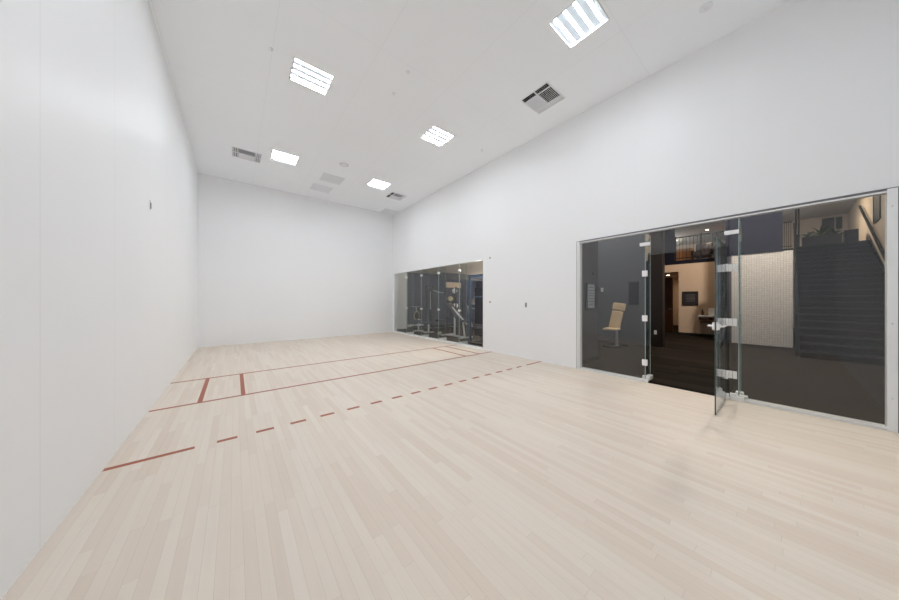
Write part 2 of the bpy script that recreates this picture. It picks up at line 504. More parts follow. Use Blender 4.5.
t = thing('ceiling_speaker', (3.108, 2.777, ZC), 'small round grey speaker in the ceiling near the flat grey panels', 'speaker')
MB().lathe([(.115, 0), (.115, -.008), (.10, -.014), (.085, -.010)], n=28).build('rim', M['lgrey'], t, smooth=True)
MB().lathe([(.083, -.004), (.083, -.0105), (.03, -.0125), (.002, -.013)], n=28).build('mesh_cover', M['return'], t, smooth=True)
def sprinkler(x, y, label, r=.032, h=.022):
    t = thing('ceiling_sprinkler', (x, y, ZC), label, 'sprinkler', 'fire sprinklers in the court ceiling')
    MB().lathe([(r, 0), (r, -.006), (r*.7, -.012), (.012, -.013)], n=20).build('escutcheon', M['vent'], t, smooth=True)
    MB().lathe([(.010, -.012), (.009, -h), (.020, -h-.003), (.020, -h-.006), (.004, -h-.008)], n=14).build('deflector', M['vent'], t, smooth=True)
sprinkler(1.23, -.171, 'small sprinkler head on the ceiling joint beside the large blank-side lamp')
sprinkler(2.979, -1.131, 'small sprinkler head in mid ceiling, closer to the viewer')
sprinkler(3.011, -.545, 'faint tiny sprinkler head in mid ceiling, just beyond another one')
sprinkler(5.394, -4.509, 'round sprinkler head above the glass door, at the picture top', .07, .035)
sprinkler(5.501, -.231, 'tiny dark sprinkler head beyond the large diffuser, close to the glazed wall', .03, .04)

# little fixings on the walls
def fixing(y, z, label, r=.028):
    q = Matrix.Rotation(-PI/2, 4, 'Y')
    b = MB().tube((W, y, z), (W-.006, y, z), r, r*.9, 18).tube((W-.006, y, z), (W-.010, y, z), r*.45, r*.4, 12)
    tag(b.build('wall_anchor', M['grey']), label, 'wall anchor', 'round anchors beside the gym window')
fixing(.082, 2.545, 'round grey wall anchor level with the top of the gym window')
fixing(.082, 1.342, 'round grey wall anchor at half the height of the gym window')
t = thing('wall_plate', (W, -1.128, 1.276), 'small grey wall plate between the gym window and glass entrance', 'wall plate')
MB().box(-.005, -.028, -.055, 0, .028, .055).build('cover_plate', M['grey'], t, .002)
MB().box(-.008, -.010, -.022, -.005, .010, .022).build('toggle', M['gasket'], t)
t = thing('wall_hook', (0, .097, 2.601), 'tiny grey hook plate high on the blank white wall', 'hook')
MB().box(0, -.02, -.06, .004, .02, .06).build('back_plate', M['lgrey'], t)
MB().box(.004, -.008, -.045, .012, .008, .03).build('hook', M['grey'], t)

# ------------------------------------------------------------------ glass entrance
tr = bpy.data.objects.new('trim_1', None); C.objects.link(tr)
tag(tr, 'white metal frame around the glass entrance', 'door frame', None, 'structure')
X0 = W-.006; X1 = W+T
MB().box(X0, D0, 0, X1-.02, D0+.063, DZ).build('jamb', M['frame'], tr)
MB().box(X0, D1-.035, 0, X1-.02, D1-.0, DZ).box(X0+.02, D1-.063, 0, X1-.03, D1-.035, DZ).build('jamb', M['sill'], tr)
MB().box(X0, D0+.063, DZ-.016, X1-.02, D1-.063, DZ).build('head_rail', M['gasket'], tr)
MB().box(X0+.004, D0+.063, DZ-.034, X1-.03, D1-.063, DZ-.016).build('head_channel', M['frame'], tr)
MB().box(X0, D0-.014, 0, X0+.004, D0, DZ+.006).box(X0, D0, DZ, X0+.004, D1+.006, DZ+.008).box(X0, D1, 0, X0+.004, D1+.008, DZ).build('sealant_bead', M['gasket'], tr)
for z in (2.383, 1.14, .35):
    MB().tube((X0, D0+.032, z), (X0-.003, D0+.032, z), .008, .006, 10).build('screw', M['lgrey'], tr)
MB().box(X0, -3.60, 0, X1, D1-.063, .028).build('sill', M['sill'], tr)
MB().box(X0, D0+.063, 0, X1, -4.655, .028).build('sill', M['sill'], tr)

GX = W+.034; GT = .012; ZT = DZ-.034
def pane(name, y0, y1, z0, z1, parent, x=GX, edge='edge', g='glass'):
    return MB().box(x, y0, z0, x+GT, y1, z1, 0, 1, 0).build(name, [M[g], M[edge]], parent)
def fin(name, y, x0, x1, z0, z1, parent, g='glass'):
    return MB().box(x0, y-GT/2, z0, x1, y+GT/2, z1, 0, 1, 1).build(name, [M[g], M['edge']], parent)

def clamp(parent, y0, y1, zc, h, name='clamp', x=GX):
    """pair of plates gripping the sheet"""
    b = MB().box(x-.016, y0, zc-h/2, x-.0005, y1, zc+h/2).box(x+GT+.0005, y0, zc-h/2, x+GT+.016, y1, zc+h/2)
    return b.build(name, M['alu'], parent, .003)

# fixed sheet beside the doorway, towards the gym
w2 = bpy.data.objects.new('window_2', None); C.objects.link(w2)
tag(w2, 'fixed glass sheet of the entrance between the doorway and gym side', 'glass wall', None, 'structure')
pn = pane('glass_pane', -3.597, D1-.063, .028, ZT, w2)
fn = fin('glass_fin', -3.604, GX+GT+.02, GX+.29, .03, ZT, w2)
for z, h in ((1.845, .10), (1.08, .10), (.326, .10)): clamp(fn, -3.64, -3.565, z, h)
b = MB().box(GX-.03, -3.66, .0, GX-.001, -3.55, .05).box(GX+GT+.018, -3.640, 0, GX+.31, -3.612, .07).box(GX+GT+.018, -3.596, 0, GX+.31, -3.57, .07)
b.box(GX-.05, -3.60, .03, GX-.001, -3.575, .062).box(GX+.05, -3.66, .03, GX+.12, -3.55, .085)
b.build('floor_shoe', M['alu'], fn, .003)
# over the doorway
w3 = bpy.data.objects.new('window_3', None); C.objects.link(w3)
tag(w3, 'glass transom above the open doorway', 'glass transom', None, 'structure')
pn = pane('glass_pane', -4.64, -3.611, 2.155, ZT, w3)
clamp(pn, -3.68, -3.53, 2.345, .055); clamp(pn, -4.75, -4.60, 2.345, .055)
# fixed sheet beside the doorway, viewer's side
w4 = bpy.data.objects.new('window_4', None); C.objects.link(w4)
tag(w4, 'wide fixed glass sheet of the entrance in front of the stairs', 'glass wall', None, 'structure')
pn = pane('glass_pane', D0+.063, -4.655, .028, ZT, w4)
fn = fin('glass_fin', -4.745, GX+GT+.02, GX+.30, .03, ZT, w4)
b = MB()
for x0, y0, y1, z in ((GX-.05, -4.80, -4.67, .055), (GX-.03, -4.72, -4.66, .085), (GX+GT+.001, -4.83, -4.68, .06), (GX+.10, -4.785, -4.753, .085), (GX+.10, -4.737, -4.705, .085)):
    b.box(x0, y0, 0, x0+(.045 if x0 < GX else .10), y1, z)
b.build('floor_shoe', M['alu'], fn, .003)

# the door leaf, swung square into the court
LX0, LX1, LY = 5.185, W+.03, -4.625
dr = thing('door_1', (LX1, LY, 0), 'frameless glass door leaf standing open into the court', 'glass door')
dr['kind'] = 'structure'
L = lambda x: x-LX1
MB().box(L(LX0), -.006, .012, -.03, .006, 2.145, 0, 1, 1).build('leaf', [M['glass'], M['edge_dark']], dr)
for z in (1.845, 1.08, .345):
    b = MB().box(-.10, -.024, z-.052, -.012, -.0065, z+.052).box(-.10, .0065, z-.052, -.012, .024, z+.052)
    b.box(-.02, -.060, z-.052, -.006, -.026, z+.052).box(-.02, -.106, z-.052, -.006, -.064, z+.052)
    b.tube((-.008, -.030, z-.045), (-.008, -.030, z+.045), .010, n=12)
    b.build('hinge', M['alu'], dr, .003)
hz = 1.075
b = MB().box(L(5.195), -.030, hz-.045, L(5.285), -.0065, hz+.045).box(L(5.195), .0065, hz-.045, L(5.285), .030, hz+.045)
lk = b.build('lock_case', M['alu'], dr, .004)
for s in (-1, 1):
    b = MB()
    b.tube((L(5.235), s*.030, hz), (L(5.235), s*.075, hz), .011, n=12)
    b.tube((L(5.235), s*.070, hz), (L(5.345), s*.070, hz), .010, n=12)
    b.tube((L(5.235), s*.030, hz), (L(5.235), s*.038, hz), .026, n=18)
    b.build('lever_handle', M['alu'], lk, smooth=True)
MB().box(-.10, -.028, .004, -.012, .028, .012).box(-.10, -.028, .012, -.012, -.0065, .075).box(-.10, .0065, .012, -.012, .028, .075).build('pivot_shoe', M['alu'], dr, .002)

# ------------------------------------------------------------------ gym window
w1 = bpy.data.objects.new('window_1', None); C.objects.link(w1)
tag(w1, 'gym window of five frameless glass sheets with glass fins', 'window', None, 'structure')
joints = [1.461, 2.60, 3.747, 4.904]
ed = [G0] + joints + [G1]
for a, c in zip(ed[:-1], ed[1:]): pane('glass_pane', a+.003, c-.003, GS, GZ, w1, W+.02, g='glass_soft')
for y in joints:
    f = fin('glass_fin', y, W+.045, W+.335, GS, GZ, w1, 'glass_soft')
    for z in (2.32, 1.07):
        MB().box(W+.006, y-.035, z-.035, W+.0195, y+.035, z+.035).box(W+.0325, y-.03, z-.03, W+.075, y-.0065, z+.03).box(W+.0325, y+.0065, z-.03, W+.075, y+.03, z+.03).build('clamp', M['alu'], f, .002)
    MB().box(W+.035, y-.040, .0, W+.345, y-.0065, .085).box(W+.035, y+.0065, .0, W+.345, y+.04, .085).build('floor_shoe', M['sill'], f, .002)
MB().box(W-.002, G0, GS-.004, W+.019, G1, GS+.004).build('sill', M['sill'], w1)
MB().box(W+.0005, G0, GS, W+.019, G0+.012, GZ).build('edge_trim', M['gasket'], w1)

# ------------------------------------------------------------------ lobby shell
XL = W+T
struct('floor_lobby', MB().box(W+.002, D0+.002, -.03, XL, D1-.002, -.002).box(XL, -7.12, -.1, 22.2, .2, 0), M['lobby_floor'], 'dark plank floor of the lobby beyond the glass', 'floor')
ZL = 5.4
struct('ceiling_lobby', MB().box(XL, -7.12, ZL, 22.2, .2, ZL+.1), M['ceil2'], 'tall lobby ceiling', 'ceiling')
struct('wall_lobby_side', MB().box(XL, -7.12, 0, 22.2, -7.0, ZL), M['beige2'], 'beige wall beside the staircase', 'wall')
struct('wall_lobby_gym', MB().box(XL, .08, 0, 22.2, .2, ZL), M['slate'], 'dark wall between lobby and gym', 'wall')
struct('wall_lobby_end', MB().box(22.2, -7.12, 0, 22.3, .2, ZL), M['beige2'], 'beige far wall of the upper landing', 'wall')
struct('wall_stub', MB().box(XL, -2.30, 0, 7.28, -2.14, ZL), M['stub'], 'short dark wall just behind the glass, gym side', 'wall')
struct('baseboard_stub', MB().box(XL, -2.312, 0, 7.292, -2.30, .10), M['black'], 'black baseboard of the short dark wall', 'baseboard')
struct('wall_slate', MB().box(10.4, -2.47, 0, 10.55, .08, ZL), M['slate'], 'slate grey lobby wall with a poster panel', 'wall')
struct('wall_dark_wood', MB().box(10.38, -2.80, 0, 10.60, -2.47, ZL), M['dwood'], 'narrow dark wood wall end beside the doorway view', 'wall')
# beige wall below the upper floor, corridor beside it
struct('wall_beige', MB().box(14.5, -4.0, 0, 14.65, -2.32, 2.85), M['beige'], 'beige lobby wall with a dark sign', 'wall')
struct('baseboard_beige', MB().box(14.485, -4.0, 0, 14.5, -2.32, .10), M['black'], 'black baseboard of the beige wall', 'baseboard')
struct('wall_corridor_side', MB().box(14.65, -2.44, 0, 19.5, -2.32, 2.55), M['beige'], 'beige side wall of the corridor', 'wall')
struct('wall_corridor_soffit', MB().box(14.5, -2.32, 2.55, 14.62, .08, 2.85), M['beige'], 'beige soffit face above the corridor mouth', 'wall')
struct('ceiling_corridor', MB().box(14.62, -2.32, 2.55, 19.5, .08, 2.62), M['beige'], 'corridor ceiling', 'ceiling')
struct('wall_corridor_end', MB().box(19.5, -2.44, 0, 19.6, .08, 2.62), M['beige'], 'end wall of the corridor', 'wall')
struct('wall_upper_left', MB().box(14.5, -2.17, 2.85, 14.62, .08, ZL), M['fascia'], 'dark wall of the upper floor beside its opening', 'wall')
struct('floor_upper', MB().box(14.5, -4.0, 2.85, 20.0, -2.17, 3.0).box(14.62, -2.17, 2.85, 20.0, .08, 3.0), M['fascia'], 'dark upper floor slab over the beige wall', 'floor')
struct('ceiling_upper', MB().box(14.62, -3.85, 4.5, 20.0, .08, 4.56), M['ceil2'], 'pale ceiling of the upper floor', 'ceiling')
struct('wall_upper_back', MB().box(20.0, -3.85, 3.0, 20.1, .08, 4.56), M['beige2'], 'back wall of the upper floor', 'wall')
struct('wall_upper_side', MB().box(13.4, -4.0, 3.0, 20.0, -3.85, ZL), M['fascia'], 'dark side wall of the upper floor', 'wall')
struct('wall_tile', MB().box(13.2, -5.30, 0, 13.4, -4.0, 2.86), M['tile'], 'pale tiled lobby wall between doorway and stairs', 'wall')
struct('wall_dark_end', MB().box(13.2, -4.0, 0, 13.4, -3.62, 2.85), M['stub'], 'dark wall end between the beige and the tiled wall', 'wall')
struct('wall_tile_return', MB().box(13.4, -4.12, 0, 14.5, -4.0, 2.85), M['beige'], 'beige return wall behind the tiled wall', 'wall')
struct('wall_fascia', MB().box(13.18, -5.10, 2.86, 13.4, -3.85, ZL), M['fascia'], 'dark wall above the pale tiles', 'wall')
struct('wall_stair_side', MB().box(13.4, -5.30, 0, 17.15, -5.2, 2.86), M['fascia'], 'dark wall along the staircase', 'wall')
struct('floor_landing', MB().box(17.16, -7.0, 3.18, 22.2, -4.0, 3.4), M['fascia'], 'upper landing at the stair head', 'floor')

# staircase
SX, SN, RI, GO = 11.26, 20, .17, .295
st = thing('staircase', (SX, -5.39, 0), 'dark straight staircase rising away behind the wide glass sheet', 'staircase')
for k in range(SN):
    x0 = k*GO
    o = MB().box(x0, -1.60, max(0, k*RI-.16), x0+GO+(.02 if k < SN-1 else 0), 0, (k+1)*RI, 0).box(x0-.012, -1.60, (k+1)*RI-.035, x0, 0, (k+1)*RI, 1)
    o.build('step', [M['stair'], M['nosing']], st)
sl = RI/GO
b = MB()
for y in (.0, ):
    b.v += [(-.05, .002, 0), (SN*GO, .002, SN*RI), (SN*GO, .002, SN*RI-.35), (.5, .002, 0), (-.05, .05, 0), (SN*GO, .05, SN*RI), (SN*GO, .05, SN*RI-.35), (.5, .05, 0)]
    for f in ((0, 1, 2, 3), (7, 6, 5, 4), (0, 4, 5, 1), (1, 5, 6, 2), (2, 6, 7, 3), (3, 7, 4, 0)): b.f.append(f); b.mi.append(0)
b.v += [(-.05, -1.605, 0), (-.05, -1.605, .25), (SN*GO, -1.605, SN*RI+.25), (SN*GO, -1.605, SN*RI-.2), (.4, -1.605, 0)]
b.f.append((8, 9, 10, 11, 12)); b.mi.append(0)
b.build('stringer', M['steel_dark'], st)
rl = MB().tube((.05, .03, .95), (SN*GO, .03, SN*RI+.95), .024, n=12).build('balustrade', M['rail_black'], st, smooth=True)
for k in range(0, SN, 2):
    MB().tube((k*GO+.12, .03, k*RI+.05), (k*GO+.12, .03, k*RI+.99), .010, n=8).build('baluster', M['steel_dark'], rl)
MB().box(0, .008, 0, .06, .07, 1.05).build('newel_post', M['steel_dark'], st, .004)
t = thing('handrail', (14.3, -6.93, 2.55), 'dark handrail fixed on the beige wall beside the staircase', 'handrail')
MB().tube((-3.0, 0, -3.0*sl), (4.0, 0, 4.0*sl), .035, n=14).build('rail', M['rail_black'], t, smooth=True)
for x in (-2.6, -1, .6, 2.2, 3.6):
    MB().tube((x, 0, x*sl-.03), (x, -.07, x*sl-.09), .012, n=8).build('bracket', M['rail_black'], t)

# railing of the landing, planter, pictures up there
t = thing('balcony_railing', (17.22, -5.08, 3.4), 'thin dark balcony railing at the stair head', 'railing')
MB().box(-.02, -.24, 1.02, .02, .20, 1.06).build('top_rail', M['steel_dark'], t)
MB().box(-.015, -.24, .08, .015, .20, .11).build('bottom_rail', M['steel_dark'], t)
for k in range(8): MB().tube((0, -.20+k*.055, .0), (0, -.20+k*.055, 1.02), .008, n=8).build('baluster', M['steel_dark'], t)
MB().box(-.03, .18, 0, .03, .24, 1.10).build('post', M['steel_dark'], t)
t = thing('stair_head_post', (17.28, -5.44, 3.4), 'tall dark steel post at the head of the stairs', 'post')
MB().box(-.06, -.06, 0, .06, .06, 1.9).build('shaft', M['steel_dark'], t, .006)
MB().box(-.09, -.09, 0, .09, .09, .02).build('foot_plate', M['steel_dark'], t)
MB().tube((-.075, 0, .5), (-.075, 0, 1.7), .018, n=10).build('pull_bar', M['steel'], t, smooth=True)
t = thing('planter', (17.7, -6.02, 3.4), 'long dark planter box on the upper landing', 'planter')
MB().box(-.25, -.46, 0, .25, .46, .42).build('trough', M['black'], t, .01)
MB().box(-.22, -.43, .42, .22, .43, .425).build('soil', M['stair'], t)
t = thing('side_cabinet', (17.6, -6.68, 3.4), 'small black cabinet beside the planter on the upper landing', 'cabinet')
MB().box(-.2, -.14, 0, .2, .16, .50).build('body', M['black'], t, .008)
MB().box(-.215, -.12, .05, -.2, .14, .46).build('door', M['fascia'], t, .003)
def plant(loc, n, ln, label, seed):
    r = random.Random(seed); b = MB()
    for i in range(n):
        a = 2*PI*i/n+r.uniform(-.3, .3); el = r.uniform(.35, 1.35); L_ = ln*r.uniform(.7, 1.1); w = .045*r.uniform(.8, 1.3)
        prev = None; p = Vector((0, 0, 0)); e = el
        side = Vector((-math.sin(a), math.cos(a), 0))
        for s in range(7):
            f = s/6; ww = w*math.sin(PI*min(.98, .15+.85*f))*(1-.35*f)
            row = (p-side*ww, p+Vector((0, 0, -.012)), p+side*ww)
            if prev:
                b.quad([prev[0], prev[1], row[1], row[0]]); b.quad([prev[1], prev[2], row[2], row[1]])
            prev = row
            p = p+Vector((math.cos(a)*math.cos(e), math.sin(a)*math.cos(e), math.sin(e)))*L_/6; e -= .16
    t = thing('leafy_plant', loc, label, 'plant', 'plants in the planter on the landing')
    b.build('foliage', M['leaf'], t)
    MB().tube((0, 0, -.02), (0, 0, .06), .02, .012, 8).build('stem', M['leaf'], t)
plant((17.68, -5.70, 3.83), 18, .34, 'dark leafy plant in the planter, close to the stair head post', 1)
plant((17.70, -6.02, 3.83), 16, .5, 'tallest spiky plant in the middle of the planter', 2)
plant((17.68, -6.34, 3.83), 18, .30, 'low dark plant in the planter beside the black cabinet', 3)
def picture(name, loc, w, h, label, face, cat='picture', fm='black', cm_='art', group=None):
    """framed flat picture; face = 'X' hangs on a wall facing -X, 'Y' on a wall facing -Y, '+Y' facing +Y"""
    rz = {'X': 0, '-Y': PI/2, '+Y': -PI/2}[face]
    t = thing(name, loc, label, cat, group, rz)
    f = MB(); e = .025
    f.box(-.03, -w/2, -h/2, 0, -w/2+e, h/2).box(-.03, w/2-e, -h/2, 0, w/2, h/2).box(-.03, -w/2+e, h/2-e, 0, w/2-e, h/2).box(-.03, -w/2+e, -h/2, 0, w/2-e, -h/2+e)
    f.build('frame', M[fm], t)
    c = MB().box(-.015, -w/2+e, -h/2+e, 0, w/2-e, h/2-e).build('canvas', M[cm_], t)
    return t, c
picture('painting', (15.85, -7.0, 4.30), .95, .95, 'dark square painting high on the beige stair wall above the handrail', '+Y')
picture('painting', (22.2, -6.45, 4.82), .36, .95, 'tall dark picture on the far beige wall of the landing, above the black cabinet', 'X')
picture('painting', (22.2, -6.76, 5.0), .18, .55, 'smallest dark picture high on the far beige wall of the landing', 'X')

# signs and things on the lobby walls
t, c = picture('notice_board', (6.90, -2.30, 1.48), .42, .58, 'pale blue framed notice on the short dark wall behind the glass', '-Y' if False else '-Y', 'notice board', 'steel_dark', 'paper')
t.rotation_euler = (0, 0, PI/2)
for k, (w_, z_) in enumerate(((.22, .20), (.30, .13), (.28, .07), (.30, .01), (.24, -.05), (.30, -.11), (.18, -.18))):
    MB().box(-.0165, -w_/2, z_-.008, -.0155, w_/2, z_+.008).build('printed_row', M['ink'], c)
t = thing('wall_alarm', (7.02, -2.30, 2.0), 'small black round device above the pale notice', 'alarm')
MB().tube((0, 0, 0), (0, -.03, 0), .035, .03, 16).build('housing', M['black'], t, smooth=True)
MB().tube((0, -.03, 0), (0, -.038, 0), .015, .012, 12).build('sensor', M['grey'], t)
t = thing('thermostat', (10.4, -1.055, 1.75), 'small white thermostat on the slate wall beside the tan seat', 'thermostat')
MB().box(-.025, -.04, -.065, 0, .04, .065).build('case', M['gwhite'], t, .006)
MB().box(-.027, -.025, -.01, -.025, .025, .04).build('display', M['grey'], t)
t = thing('wall_panel', (10.4, -2.03, 1.61), 'tall dark flat panel hanging on the slate wall beside the doorway', 'wall panel')
MB().box(-.03, -.14, -.36, 0, .14, .36).build('board', M['fascia'], t, .004)
MB().box(-.034, -.12, -.34, -.03, .12, .34).build('face', M['fascia'], t, .001)
t = thing('light_switch', (10.38, -2.62, .43), 'small white socket plate low on the dark wood wall', 'switch')
MB().box(-.008, -.035, -.06, 0, .035, .06).build('plate', M['gwhite'], t, .002)
MB().box(-.012, -.012, -.025, -.008, .012, .025).build('rocker', M['lgrey'], t)
t, c = picture('wall_sign', (14.5, -2.69, 1.47), .50, .54, 'dark brown square sign on the beige lobby wall seen through the doorway', 'X', 'sign', 'black', 'art')
for k in range(6):
    MB().box(-.0165, -.15, .14-k*.05-.004, -.0155, .11+.04*(k % 2), .14-k*.05+.004).build('text_row', M['grey'], c)

# tan stretching seat in the lobby
t = thing('stretch_chair', (9.55, -1.83, 0), 'tan upholstered reclined stretching seat behind the glass', 'exercise chair', None, 0)
tilt = Matrix.Rotation(math.radians(12), 3, 'Y') @ Matrix.Rotation(math.radians(7), 3, 'X')
MB().obox((.06, .03, .80), (.08, .32, .54), tilt).build('backrest', M['tan'], t, .03)
MB().obox((.145, -.025, 1.19), (.08, .36, .23), tilt).build('headrest', M['tan'], t, .03)
MB().box(-.34, -.12, .50, .04, .26, .56).build('seat', M['tan'], t, .025)
MB().tube((-.05, -.04, .03), (-.05, -.04, .50), .035, n=14).build('post', M['steel'], t, smooth=True)
MB().tube((.02, 0, .50), (.12, 0, .70), .02, n=10).build('back_support', M['steel'], t)
MB().box(-.35, -.03, 0, .30, .03, .04).box(-.32, -.25, 0, -.26, .25, .04).box(.22, -.25, 0, .28, .25, .04).build('base', M['steel_dark'], t, .008)

# corridor
t = thing('door_2', (15.5, -1.70, 0), 'reddish brown wooden door at the corridor mouth', 'wooden door', None)
t['kind'] = 'structure'
MB().box(0, -.20, .005, .05, .20, 2.40).build('leaf', M['rwood'], t, .004)
MB().box(-.012, -.14, .25, 0, .14, 1.1).box(-.012, -.14, 1.25, 0, .14, 2.2).build('panel', M['rwood'], t, .004)
MB().tube((-.012, -.15, 1.0), (-.06, -.15, 1.0), .012, n=10).tube((-.055, -.15, 1.0), (-.055, -.05, 1.0), .010, n=10).build('handle', M['steel'], t, smooth=True)
t = thing('door_3', (19.49, -2.02, 0), 'black door at the end of the corridor', 'door')
t['kind'] = 'structure'
MB().box(-.05, -.28, .005, 0, .28, 2.0).build('leaf', M['black'], t, .004)
MB().tube((-.05, -.22, 1.0), (-.10, -.22, 1.0), .012, n=10).tube((-.10, -.22, .85), (-.10, -.22, 1.15), .010, n=10).build('pull_handle', M['steel'], t)
def downlight(loc, label, power, col, size=.16, r=.075, mat='warm_lamp', group='round downlights beyond the glass'):
    t = thing('downlight', loc, label, 'downlight', group)
    MB().lathe([(r+.02, 0), (r+.02, -.006), (r, -.010), (r, -.002)], n=24).build('rim', M['troffer'], t, smooth=True)
    MB().lathe([(r-.001, -.001), (r-.001, -.006), (.002, -.007)], n=24).build('lens', M[mat], t)
    if power: area('lamp_glow', (0, 0, -.012), size, power, col, t)
    return t
WARM = (1, .78, .55); NEUT = (1, .90, .80)
downlight((15.95, -1.62, 2.55), 'round corridor downlight closest to the doorway view', 10, WARM)
downlight((18.35, -2.0, 2.55), 'round corridor downlight deeper in, above the black door', 14, WARM)

# drinking fountain on the beige wall
t = thing('drinking_fountain', (14.5, -3.22, .62), 'white wall fountain with dark underside on the beige wall', 'drinking fountain')
MB().box(-.32, -.10, .02, 0, .22, .14).build('body', M['rwood'], t, .01)
MB().box(-.34, -.24, .14, 0, .24, .20).build('basin', M['gwhite'], t, .012)
MB().box(-.02, -.26, .20, 0, -.02, .46).build('splash_panel', M['gwhite'], t, .005)
MB().tube((-.08, .0, .20), (-.08, .0, .27), .014, n=10).tube((-.08, 0, .265), (-.16, 0, .27), .010, n=10).build('spout', M['steel'], t)
t = thing('soap_bottle', (14.38, -3.08, .82), 'small dark bottle standing on the white wall fountain', 'bottle')
MB().lathe([(.035, 0), (.038, .02), (.038, .15), (.015, .18), (.015, .20)], n=16).build('body', M['rwood'], t, smooth=True)
MB().lathe([(.018, .20), (.018, .23), (.008, .235)], n=12).build('cap', M['black'], t)

# upper floor: railing and furniture glimpsed above the doorway
t = thing('balcony_railing', (14.56, -3.0, 3.0), 'dark railing of the upper floor seen above the doorway', 'railing')
MB().box(-.02, -.85, .92, .02, .82, .96).build('top_rail', M['steel_dark'], t)
MB().box(-.015, -.85, .08, .015, .82, .11).build('bottom_rail', M['steel_dark'], t)
for k in range(15): MB().tube((0, -.80+k*.113, 0), (0, -.80+k*.113, .92), .007, n=8).build('baluster', M['steel_dark'], t)
for y in (-.84, .0, .80): MB().box(-.03, y-.03, 0, .03, y+.03, 1.0).build('post', M['steel_dark'], t)
t = thing('wooden_cabinet', (16.4, -2.10, 3.0), 'orange wooden cabinet on the upper floor above the doorway', 'cabinet')
MB().box(0, -.30, 0, .45, .30, .75).build('body', M['owood'], t, .006)
for y in (-.148, .148): MB().box(-.018, y-.142, .05, 0, y+.142, .71).build('door', M['owood'], t, .004)
t = thing('lounge_chair', (16.5, -2.755, 3.0), 'dark brown lounge chair on the upper floor beside the wooden cabinet', 'chair', None)
MB().box(-.3, -.28, .28, .28, .28, .42).build('seat', M['vinyl'], t, .04)
MB().obox((.27, 0, .66), (.12, .56, .58), Matrix.Rotation(math.radians(12), 3, 'Y')).build('backrest', M['vinyl'], t, .04)
for y in (-.31, .31): MB().box(-.28, y-.04, .40, .26, y+.04, .60).build('armrest', M['vinyl'], t, .02)
for x in (-.25, .22):
    for y in (-.25, .25): MB().tube((x, y, 0), (x, y, .29), .018, .024, 10).build('leg', M['owood'], t)
t = thing('bar_counter', (16.3, -3.475, 3.0), 'red brown counter on the upper floor above the doorway', 'counter')
MB().box(0, -.34, 0, .5, .34, .66).build('body', M['rwood'], t, .006)
MB().box(-.05, -.36, .66, .55, .36, .70).build('worktop', M['owood'], t, .006)

# unseen downlights added to light lobby, stairs and landing; then the upper floor's own
downlight((8.6, -3.6, ZL), 'added unseen downlight in the lobby ceiling above the entrance', 12, NEUT, .3, .12)
downlight((12.6, -2.9, ZL), 'added unseen downlight in the lobby ceiling in front of the beige wall', 52, WARM, .3, .12)
downlight((11.6, -4.7, ZL), 'added unseen downlight in the lobby ceiling in front of the tiled wall', 275, NEUT, .3, .12)
downlight((12.9, -6.2, ZL), 'added unseen downlight over the staircase', 10, NEUT, .3, .12)
downlight((17.9, -5.6, ZL), 'added unseen downlight over the upper landing', 90, WARM, .3, .12)
downlight((9.0, -1.2, ZL), 'added unseen downlight in the lobby ceiling before the slate wall', 120, NEUT, .3, .12)
downlight((16.6, -2.9, 4.5), 'round downlight in the upper floor ceiling', 14, WARM, .1, .05)
downlight((18.2, -1.4, 4.5), 'round downlight deeper in the upper floor ceiling', 25, NEUT, .2, .08)

# ------------------------------------------------------------------ gym beyond the window
GYF = 7.8; GXE = 12.6; GZC = 2.85
struct('floor_gym', MB().box(XL, .2, -.1, GXE, GYF, 0), M['rubber'], 'dark rubber gym floor', 'floor')
struct('ceiling_gym', MB().box(XL, .2, GZC, GXE, GYF, GZC+.1), M['gceil'], 'brownish gym ceiling', 'ceiling')
struct('wall_gym_far', MB().box(7.27, GYF, 0, GXE, GYF+.1, GZC), M['navy'], 'navy far wall of the gym', 'wall')
struct('wall_gym_white', MB().box(XL, 7.0, 0, 7.27, GYF+.1, GZC), M['gwhite'], 'white wall end inside the gym', 'wall')
struct('wall_gym_east', MB().box(GXE, .2, 0, GXE+.1, GYF+.1, GZC), M['navy'], 'navy side wall of the gym', 'wall')
struct('ceiling_beam', MB().box(9.0, 6.6, 2.55, GXE, 6.9, GZC), M['gblack'], 'black beam under the gym ceiling', 'beam')

# cable tower right behind the window
t = thing('cable_machine', (6.85, 1.12, 0), 'tall navy cable machine directly behind the gym window', 'gym machine')
for y in (-.42, .36): MB().box(-.30, y-.035, 0, -.22, y+.035, 2.12).build('upright', M['navyf'], t, .006)
for y in (-.42, .36): MB().box(.40, y-.03, 0, .46, y+.03, 2.12).build('upright', M['navyf'], t, .006)
b = MB().box(-.30, -.455, 2.12, -.22, .395, 2.20).box(.40, -.455, 2.12, .46, .395, 2.20)
for y in (-.42, .36): b.box(-.22, y-.03, 2.13, .40, y+.03, 2.19)
b.build('top_frame', M['navyf'], t, .006)
b = MB().box(-.34, -.47, 0, -.18, .41, .06)
for y in (-.42, .36): b.box(-.18, y-.035, 0, .50, y+.035, .06)
b.build('base_frame', M['gblack'], t, .006)
ws = MB()
for k in range(16): ws.box(-.02, -.24, .10+k*.055, .12, .14, .148+k*.055)
ws.build('weight_stack', M['gblack'], t, .003)
for y in (-.17, .07): MB().tube((.05, y, .06), (.05, y, 2.14), .011, n=10).build('guide_rod', M['steel'], t, smooth=True)
MB().box(-.12, -.28, .25, -.05, .30, 1.78).build('shroud', M['fascia'], t, .02)
MB().box(-.16, -.36, .25, -.11, -.31, 1.80).build('cover_edge', M['lgrey'], t, .01)
MB().torus((-.05, -.05, 1.96), .07, .018, 'Y', 20, 8).tube((-.05, -.07, 1.96), (-.05, -.03, 1.96), .055, n=18).build('pulley', M['gblack'], t, smooth=True)
